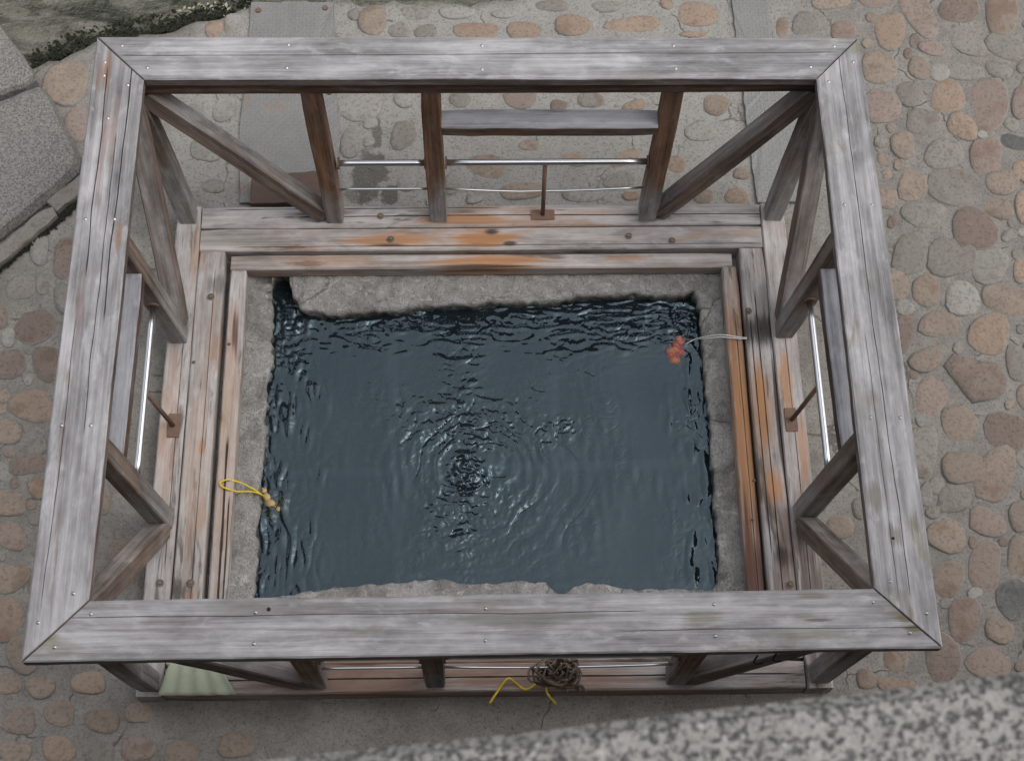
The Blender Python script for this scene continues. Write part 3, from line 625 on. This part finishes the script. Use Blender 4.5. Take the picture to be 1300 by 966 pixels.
# inner lining, one step down
kerb_beam(-1.262, .872, 1.262, .872, .085, -.03, .085, mCf)
kerb_beam(-1.222, .828, -1.216, -.95, .088, -.03, .085, mCl)
kerb_beam(1.244, .828, 1.242, -.95, .082, -.03, .085, mCr)
kerb_beam(-1.262, -.995, 1.262, -.995, .085, -.03, .085, mN)
def bolt(px, py, z, r=.011, mat=M_BOLT, parent=kerb):
    q = gp(px, py, z); V = []; F = []; n = 12
    for s, h in ((1.7, .001), (1.7, .003), (1.35, .004), (1.3, .0015), (.85, .0015), (.8, .010), (.5, .011)):
        for k in range(n): V.append((q.x+r*s*math.cos(2*math.pi*k/n), q.y+r*s*math.sin(2*math.pi*k/n), z+h))
    for j in range(6):
        for k in range(n): F.append((j*n+k, j*n+(k+1) % n, (j+1)*n+(k+1) % n, (j+1)*n+k))
    F.append(tuple(range(6*n, 7*n))); return mesh_obj('bolt', V, F, mat, parent)
for px, py in ((483, 275), (496, 304), (268, 377), (203, 740), (242, 740), (950, 395), (798, 300), (853, 306), (1003, 742)): bolt(px, py, .0)
for px, py in ((291, 437), (246, 460), (1012, 395), (957, 610), (955, 660)): bolt(px, py, -.001 if px != 291 else -.03, .005)

# ------------------------------------------------------------------ fence
fence = thing('wooden_fence', 'grey weathered wooden guard fence with wide mitred top rail around the hot spring', 'fence')
H = 1.1; TH = .048
oc = [gp(*p, H) for p in ((123, 47), (1090, 48), (1197, 822), (27, 840))]; ic = [gp(*p, H) for p in ((182, 101), (1037, 100), (1110, 747), (113, 762))]
def rail_board(a0, a1, b0, b1, mat, rot):
    """a0->a1 outer edge, b0->b1 inner edge; local x along the board"""
    c = (a0+a1+b0+b1)/4; R = Matrix.Rotation(rot, 4, 'Z'); Ri = R.inverted(); loc = [Ri @ (p-c) for p in (a0, a1, b0, b1)]
    g = .0016; nL, nW = 40, 8; V = []; F = []; tops = {}
    us = [0, g]+[k/nL for k in range(1, nL)]+[1-g, 1]; vs = [0, .025]+[k/nW for k in range(1, nW)]+[.975, 1]
    for lay, zt in ((0, 0.), (1, -TH)):
        for i, u in enumerate(us):
            uu = .0008+u*(1-.0016)
            for j, v in enumerate(vs):
                p = loc[0].lerp(loc[1], uu).lerp(loc[2].lerp(loc[3], uu), v); z = zt
                if lay == 0:
                    z += .0012*math.sin(6*u+5*v+rot)-.0018*math.sin(math.pi*v)
                    if j in (0, len(vs)-1) or i in (0, len(us)-1): z -= .005
                if j in (0, len(vs)-1): p.y += random.uniform(-.0011, .0011)+.0012*math.sin(17*u+rot)
                tops[lay, i, j] = len(V); V.append((p.x, p.y, z))
    I, J = len(us), len(vs)
    for i in range(I-1):
        for j in range(J-1):
            F.append((tops[0, i, j], tops[0, i, j+1], tops[0, i+1, j+1], tops[0, i+1, j])); F.append((tops[1, i, j], tops[1, i+1, j], tops[1, i+1, j+1], tops[1, i, j+1]))
    for i in range(I-1):
        F.append((tops[0, i, 0], tops[0, i+1, 0], tops[1, i+1, 0], tops[1, i, 0])); F.append((tops[0, i, J-1], tops[1, i, J-1], tops[1, i+1, J-1], tops[0, i+1, J-1]))
    for j in range(J-1):
        F.append((tops[0, 0, j], tops[1, 0, j], tops[1, 0, j+1], tops[0, 0, j+1])); F.append((tops[0, I-1, j], tops[0, I-1, j+1], tops[1, I-1, j+1], tops[1, I-1, j]))
    # orientation
    e1 = Vector(V[F[0][1]])-Vector(V[F[0][0]]); e2 = Vector(V[F[0][2]])-Vector(V[F[0][1]])
    if e1.cross(e2).z < 0: F = [tuple(reversed(f)) for f in F]
    o = mesh_obj('rail_board', V, F, mat, fence, Matrix.Translation(c) @ R); return o
OLV = (.10, .088, .04); BARE = (.2, .115, .072)
def lst(k0, k1, rot, items):                 # stains given in photo pixels -> board coordinates
    c = (oc[k0]+oc[k1]+ic[k0]+ic[k1])/4; Ri = Matrix.Rotation(-rot, 4, 'Z'); res = []
    for px, py, rx, ry, cc, am in items:
        q = Ri @ (gp(px, py, H)-c); res.append((q.x, q.y, rx, ry, cc, am))
    return res
RG = ((.10, .097, .097), (.222, .217, .222), (.36, .355, .365))
bf = rail_board(oc[0], oc[1], ic[0], ic[1], wood('rail_far', RG, check=.12, top=1., base=.35, cracks=[(.022, .02, .0016, -1.6, 1.6)], moss=.15), 0)
br = rail_board(oc[1], oc[2], ic[1], ic[2], wood('rail_right', RG, check=.12, top=1., base=.35, cracks=[(.01, .05, .0018, -1.3, 1.2), (-.03, .03, .0012, .1, 1.2)], moss=.6, stains=lst(1, 2, -math.pi/2, [(1112, 630, .07, .035, (.14, .125, .1), .6), (1162, 665, .07, .025, OLV, .6), (1135, 680, .05, .03, (.12, .105, .09), .6), (1120, 590, .12, .05, (.15, .145, .14), .5), (1158, 778, .04, .012, BARE, .6)])), -math.pi/2)
bn = rail_board(oc[2], oc[3], ic[2], ic[3], wood('rail_near', RG, check=.12, top=1., base=.35, cracks=[(-.045, .03, .0014, -.6, 1.7), (.03, .04, .0012, -1.7, -.5)], moss=.5, red=.35, stains=lst(2, 3, math.pi, [(1153, 784, .07, .018, OLV, .85), (1163, 797, .05, .016, OLV, .85), (893, 785, .1, .03, OLV, .55), (1030, 756, .08, .02, OLV, .45), (650, 785, .3, .05, (.15, .14, .13), .5), (1040, 787, .06, .008, (.1, .08, .06), .7), (330, 772, .3, .05, (.16, .15, .145), .45)])), math.pi)
bl = rail_board(oc[3], oc[0], ic[3], ic[0], wood('rail_left', RG, check=.12, top=1., base=.35, cracks=[(.045, .06, .0026, .2, 1.25), (-.055, .04, .003, .0, 1.3), (-.02, .05, .0018, -.5, .9), (.06, .04, .0014, -1.2, 0.)], red=.4, stains=lst(3, 0, math.pi/2, [(134, 92, .13, .035, BARE, .7), (140, 170, .2, .03, BARE, .35), (150, 300, .1, .02, BARE, .7), (128, 210, .25, .02, BARE, .3), (85, 480, .06, .012, BARE, .5)])), math.pi/2)
def screw(px, py, parent):
    q = gp(px, py, H); V = []; F = []; n = 8; r = .0052
    for s, h in ((1.5, -.0005), (1., .0012), (.6, .004)):
        for k in range(n): V.append((q.x+r*s*math.cos(2*math.pi*k/n), q.y+r*s*math.sin(2*math.pi*k/n), H+h))
    for j in range(2):
        for k in range(n): F.append((j*n+k, j*n+(k+1) % n, (j+1)*n+(k+1) % n, (j+1)*n+k))
    F.append(tuple(range(2*n, 3*n))); mesh_obj('screw', V, F, M_SCREW, parent, smooth=True)
for par, lst in ((bf, ((155, 58), (187, 86), (366, 57), (364, 86), (612, 58), (612, 88), (855, 58), (858, 87), (1059, 59), (1029, 85))),
                 (bl, ((133, 79), (132, 96), (162, 108), (137, 150), (108, 278), (145, 278), (78, 540), (115, 540), (93, 753), (48, 790))),
                 (bn, ((115, 779), (69, 821), (324, 777), (322, 817), (616, 772), (616, 813), (906, 767), (908, 807), (1108, 764), (1155, 803))),
                 (br, ((1083, 79), (1052, 104), (1072, 260), (1107, 260), (1105, 530), (1143, 530), (1130, 738), (1176, 778)))):
    for p in lst: screw(*p, par)
for px, py, r, par in ((341, 773, .008, bn), (1134, 683, .006, br)):
    q = gp(px, py, H+.0006); V, F = tube_data([q-Vector((0, 0, .004)), q], r, 10); mesh_obj('knot_hole', V, F, M_DARK, par)

mBeam = wood('under_beam', top=.4, base=.05)
mPost = wood('post', top=.2, base=.08, grad=(.12, .42), red=.3, grey=((.09, .085, .08), (.2, .19, .182), (.31, .295, .285)), brown=((.028, .017, .011), (.125, .066, .037), (.27, .145, .078)))
mPostG = wood('post_grey', top=.3, base=.28, grad=(.2, .7), grey=((.09, .085, .08), (.225, .213, .203), (.35, .335, .322)), brown=((.022, .015, .012), (.115, .075, .053), (.23, .155, .105)))
mBrace = wood('brace', top=.7, base=.2, grey=((.085, .08, .077), (.235, .226, .222), (.37, .36, .355)), brown=((.022, .015, .012), (.115, .075, .053), (.23, .155, .105)))
mMid = wood('mid_rail', top=.95, base=.12, grey=((.13, .13, .14), (.255, .258, .28), (.36, .365, .39)))
PW = .09; ZB = H-TH; BH = .088
YT, YTN, XT = 1.222, -1.225, 1.578          # centre lines of the beam under the top rail
beam('top_beam', (-1.62, YT+.02, ZB-BH/2), (1.62, YT+.02, ZB-BH/2), PW, BH, mBeam, fence)
beam('top_beam', (-1.62, YTN-.02, ZB-BH/2), (1.62, YTN-.02, ZB-BH/2), PW, BH, mBeam, fence)
for s in (-1, 1): beam('top_beam', (s*XT, -1.19, ZB-BH/2), (s*XT, 1.19, ZB-BH/2), PW, BH, mBeam, fence)
ZP = ZB-BH
BF, TF = 1.117, YT+.02       # far posts: base / top centre y
BN, TN = -1.237, YTN-.02
BXs, TXs = 1.483, XT
def post(b0, t0, mat=None, up=(0, -1, 0)):
    return beam('post', (*b0, -.004), (*t0, ZP+.01), PW, PW, mat or mPost, fence, up=Vector(up), jit=.002)
PX = (-.742, -.221, .843)
SPL = 1.045                                  # posts splay a little outwards
for x in PX: post((x, BF), (x*SPL, TF)); post((x, BN), (x*SPL, TN))
PY = (.455, -.49)
for s in (-1, 1):
    for y in PY: post((s*BXs, y), (s*TXs, y), mPostG)
for sx in (-1, 1):
    post((sx*BXs, BF), (sx*TXs, TF), mPostG); post((sx*BXs, BN), (sx*TXs, TN), mPostG)
def at_z(b0, t0, z):
    k = z/ZP; return Vector((b0[0]+(t0[0]-b0[0])*k, b0[1]+(t0[1]-b0[1])*k, z))
def brace(b0, t0, n):
    """b0: foot of the post it springs from, t0: corner under the rail; n: face normal for the section"""
    return beam('brace', b0, t0, PW, PW, mBrace, fence, up=Vector(n), jit=.002)
for (yb, yt) in ((BF, TF), (BN, TN)):
    for s, xp in ((-1, PX[0]), (1, PX[2])):
        q0 = at_z((xp, yb), (xp, yt), .03); q1 = at_z((s*TXs, yb), (s*TXs, yt), ZP-.02)
        brace((xp+s*.055, q0.y, .03), (s*(TXs-.045), q1.y, ZP-.03), (0, -1, .12))
for s in (-1, 1):
    for yp, ye, sg in ((PY[0], TF, 1), (PY[1], TN, -1)):
        brace((s*BXs, yp+sg*.055, .03), (s*TXs, ye-sg*.06, ZP-.03), (s, 0, 0))
# mid rails
def midrail(p0, p1): return beam('mid_rail', p0, p1, .105, .075, mMid, fence)
ZM = .70
q = at_z((0, BF), (0, TF), ZM); midrail((PX[1]+.035, q.y+.005, ZM), (PX[2]-.015, q.y+.005, ZM))
q = at_z((0, BN), (0, TN), ZM); midrail((PX[1]+.035, q.y-.005, ZM), (PX[2]-.015, q.y-.005, ZM))
for s in (-1, 1):
    q = at_z((s*BXs, 0), (s*TXs, 0), ZM); midrail((q.x+s*.01, PY[1]+.045, ZM), (q.x+s*.01, PY[0]-.045, ZM))
# stainless rails
ZH, ZL = .42, .22
def rail_pipe(p0, p1, sag=0., r=.016, name='handrail_pipe'):
    p0, p1 = Vector(p0), Vector(p1); pts = [p0.lerp(p1, t/8)+Vector((0, 0, -sag*math.sin(math.pi*t/8)*(1.2 if t < 4 else 1))) for t in range(9)]
    o = tube(name, pts, r, M_STEEL, fence, 12)
    if r > .01:
        for a, b_ in ((p0, p1), (p1, p0)):
            d = (b_-a).normalized(); V, F = tube_data([a, a+d*.008], .03, 14); mesh_obj('flange', V, F, M_RUST, o)
    return o
for (yb, yt) in ((BF, TF), (BN, TN)):
    for a, b_, sg in ((PX[0], PX[1], 0), (PX[1], PX[2], .03)):
        q = at_z((0, yb), (0, yt), ZH); rail_pipe((a+.045, q.y, ZH), (b_*1.018-.045, q.y, ZH))
        q = at_z((0, yb), (0, yt), ZL); rail_pipe((a+.04, q.y, ZL), (b_-.04, q.y, ZL), sg, .006, 'lower_rod')
    q = at_z((0, yb), (0, yt), ZH); st_ = tube('stanchion', [(.31, q.y, ZH-.012), (.31, yb-.0, .0)], .011, M_RUST, fence)
    beam('base_plate', (.25, yb, .004), (.37, yb, .004), .06, .008, M_RUST, st_, bev=.002, jit=0)
for s in (-1, 1):
    q = at_z((s*BXs, 0), (s*TXs, 0), ZH); rail_pipe((q.x, PY[1]+.045, ZH), (q.x, PY[0]-.045, ZH))
    st_ = tube('stanchion', [(q.x, -.02, ZH-.012), (s*1.475, -.02, .0)], .011, M_RUST, fence)
    beam('base_plate', (s*1.472, -.08, .004), (s*1.472, .04, .004), .06, .008, M_RUST, st_, bev=.002, jit=0)

# ------------------------------------------------------------------ eggs in nets, cords
M_YEL = m_simple('yellow_cord', (.62, .45, .03), .6, .2, 60); M_WHT = m_simple('white_cord', (.7, .7, .7), .6, .1, 60)
def egg_bag(center, label, egg_cols, net_col, cord_pts, cord_mat, cr):
    root = thing('egg_bag', label, 'egg bag'); c = Vector(center)
    root.location = c
    for k, cc in enumerate(egg_cols):
        o = Vector((random.uniform(-.05, .05), random.uniform(-.058, .058), random.uniform(-.006, .008))) if k else Vector((0, 0, 0))
        V = []; F = []; n, m = 12, 8; R = Matrix.Rotation(random.random()*6, 3, 'Z') @ Matrix.Rotation(1.2, 3, 'X')
        for j in range(m+1):
            th = math.pi*j/m
            for i in range(n):
                a = 2*math.pi*i/n; rr = .027*math.sin(th)*(1+.12*math.cos(th)); V.append(R @ Vector((rr*math.cos(a), rr*math.sin(a), .035*math.cos(th)))+o)
        for j in range(m):
            for i in range(n): F.append((j*n+i, (j+1)*n+i, (j+1)*n+(i+1) % n, j*n+(i+1) % n))
        mesh_obj('egg', V, F, cc, root, smooth=True)
    V = []; F = []; R_ = .068
    for k in range(9):
        a = math.pi*k/9; pts = [Vector((R_*math.cos(t)*math.cos(a)*1.05, R_*math.cos(t)*math.sin(a), .026*math.sin(t)-.006)) for t in [math.pi*i/8-math.pi/2 for i in range(16)]]
        v, f = tube_data(pts, .0013, 5, True); F += [tuple(x+len(V) for x in q) for q in f]; V += v
    for zz, rr in ((-.02, .05), (-.012, .066), (.002, .066), (.014, .05)):
        v, f = tube_data([Vector((rr*math.cos(t), rr*math.sin(t), zz)) for t in [2*math.pi*i/20 for i in range(20)]], .0013, 5, True); F += [tuple(x+len(V) for x in q) for q in f]; V += v
    mesh_obj('net', V, F, net_col, root, smooth=True)
    for cp in cord_pts: tube('cord', [p-c for p in spline(cp, 6)], cr, cord_mat, root, 6)
    return root
M_EGGO = m_simple('egg_orange', (.34, .14, .085), .5, .4, 30); M_EGGR = m_simple('egg_red', (.33, .075, .065), .5, .4, 30); M_EGGT = m_simple('egg_tan', (.36, .25, .12), .4, .35, 25)
M_REDN = m_simple('red_net', (.6, .08, .06), .6, .2, 40)
c1 = gp(859, 446, ZW-.018)
egg_bag(c1, 'orange and red egg net bag in the water tied by a white cord', [M_EGGO, M_EGGR, M_EGGO, M_EGGR, M_EGGO, M_EGGR, M_EGGO, M_EGGO, M_EGGR], M_REDN,
        [[c1+Vector((.04, .03, .015)), gp(882, 431, -.16), gp(893, 428, -.098), gp(915, 425, -.02), gp(938, 428, -.012), gp(948, 429, .006)],
         [c1+Vector((.04, .03, .015)), gp(883, 431, -.16), gp(895, 430, -.098), gp(915, 428, -.02), gp(938, 430, -.012), gp(948, 430, .006)]], M_WHT, .0028)
c2 = gp(345, 640, ZW-.016)
egg_bag(c2, 'small yellow net of tan eggs in the water with a yellow cord loop', [M_EGGT, M_EGGT, M_EGGT, M_EGGT], M_YEL,
        [[c2+Vector((-.03, .02, .015)), gp(331, 627, -.1), gp(318, 624, -.095), gp(302, 624, -.05), gp(290, 621, -.022), gp(281, 617, -.02), gp(280, 612, -.02), gp(290, 609, -.022), gp(306, 613, -.06), gp(322, 621, -.093), gp(331, 627, -.1)]], M_YEL, .0042)

# things at the near side of the fence
M_TWINE = m_simple('twine', (.17, .13, .10), .9, .4, 80)
tw = thing('twine_bundle', 'tangled brown twine wound round the near stanchion below the top rail', 'twine'); tw.location = (.31, BN, .16)
for k in range(22):
    a0 = random.random()*6; R_ = random.uniform(.03, .085); off = Vector((random.uniform(-.05, .05), random.uniform(-.04, .01), random.uniform(-.05, .07))); tl = random.uniform(-.7, .7)
    pts = [off+Vector((R_*math.cos(t+a0), R_*.5*math.sin(t+a0)+.012*math.sin(3*t+k), R_*tl*math.sin(t)+.03*math.sin(2*t+a0)+.012*math.sin(5*t))) for t in [2*math.pi*i/18 for i in range(18)]]
    tube('strand', pts, .0055, M_TWINE, tw, 5, True)
for k in range(5):
    x = random.uniform(-.02, .06); tube('strand', spline([(x, -.03, .06), (x+.02, -.06, -.03), (x+.03+.02*k, -.05, -.11), (x+.05+.02*k, -.07, -.15)], 4), .0055, M_TWINE, tw, 5)
tag(tube('yellow_cord', spline([gp(622, 892, .006), gp(632, 877, .006), gp(645, 861, .03), gp(656, 868, .008), gp(668, 875, .006), gp(684, 866, .03), gp(690, 862, .05), gp(694, 870, .02), gp(695, 880, .006), gp(706, 893, .006)], 6), .0055, M_YEL, None, 6),
    'loose bright yellow cord lying on the kerb beside the twine', 'cord')
# pale green pleated sheet lying on the kerb behind the brace
V = []; F = []; nu, nv = 28, 8
a0, a1, b0, b1 = gp(196, 838, .0), gp(300, 848, .0), gp(200, 884, .0), gp(300, 882, .0)
for i in range(nu+1):
    for j in range(nv+1):
        u, v = i/nu, j/nv; p = a0.lerp(a1, .2+.6*u).lerp(b0.lerp(b1, u), v); V.append((p.x, p.y, .016+.006*math.sin(u*26)*(.4+v)+.006*math.sin(3*u+2*v)))
for i in range(nu):
    for j in range(nv): F.append((i*(nv+1)+j, i*(nv+1)+j+1, (i+1)*(nv+1)+j+1, (i+1)*(nv+1)+j))
gs = tag(mesh_obj('green_sheet', V, F, m_simple('pale_green', (.33, .36, .27), .7, .3, 9), smooth=True), 'pale green pleated sheet lying on the kerb beneath the fence brace', 'sheet')
md = gs.modifiers.new('thick', 'SOLIDIFY'); md.thickness = .004
# wire hooks on the near brace
for px, py in ((962, 832), (986, 829)):
    q = gp(px, py, .72); q.y = min(q.y, BN-.055)
    tube('hook', spline([q, q+Vector((-.01, -.012, .004)), q+Vector((-.012, -.02, -.03)), q+Vector((.01, -.022, -.045)), q+Vector((.022, -.022, -.03))], 4), .004, M_DARK, fence, 6)

# ------------------------------------------------------------------ terrace wall the picture is taken from
wall = thing('terrace_wall', 'dark terrace wall with speckled granite coping overlooking the spring', 'wall')
ZC = 5.55; e0, e1 = gp(1080, 877, ZC), gp(1300, 853, ZC); dr = (e1-e0).normalized(); nrm = Vector((dr.y, -dr.x, 0))   # towards the terrace
if nrm.y > 0: nrm = -nrm
def wpt(s, o, z): p = e0+dr*s+nrm*o; return Vector((p.x, p.y, z))
LW = 9.
V = [wpt(s, o, z) for z in (GZ-.3, ZC-.16) for s, o in ((-LW, .06), (LW, .06), (LW, .5), (-LW, .5))]
mesh_obj('wall', V, [(3, 2, 1, 0), (4, 5, 6, 7), (0, 1, 5, 4), (1, 2, 6, 5), (2, 3, 7, 6), (3, 0, 4, 7)], M_WALL, wall)
for k in range(-6, 6):
    beam('coping_stone', wpt(k*1.5+.754, .225, ZC-.08), wpt(k*1.5+2.246, .225, ZC-.08), .45, .16, M_COPE, wall, bev=.012, jit=.002)

# ------------------------------------------------------------------ unseen wall added across the stream to give the ripples dark reflections
bank = thing('added_bank_wall', 'unseen dark wall added on the opposite bank to darken the water reflections', 'wall')
V = [(x, y, z) for z in (-1.2, 5.6) for x, y in ((-14, 6.2), (14, 6.2), (14, 6.8), (-14, 6.8))]
mesh_obj('wall', V, [(3, 2, 1, 0), (4, 5, 6, 7), (0, 1, 5, 4), (1, 2, 6, 5), (2, 3, 7, 6), (3, 0, 4, 7)], M_WALL, bank)
for k in range(-7, 7): beam('coping_stone', (k*2+.005, 6.5, 5.68), (k*2+1.995, 6.5, 5.68), .7, .15, M_WALL, bank, bev=.015, jit=.003)
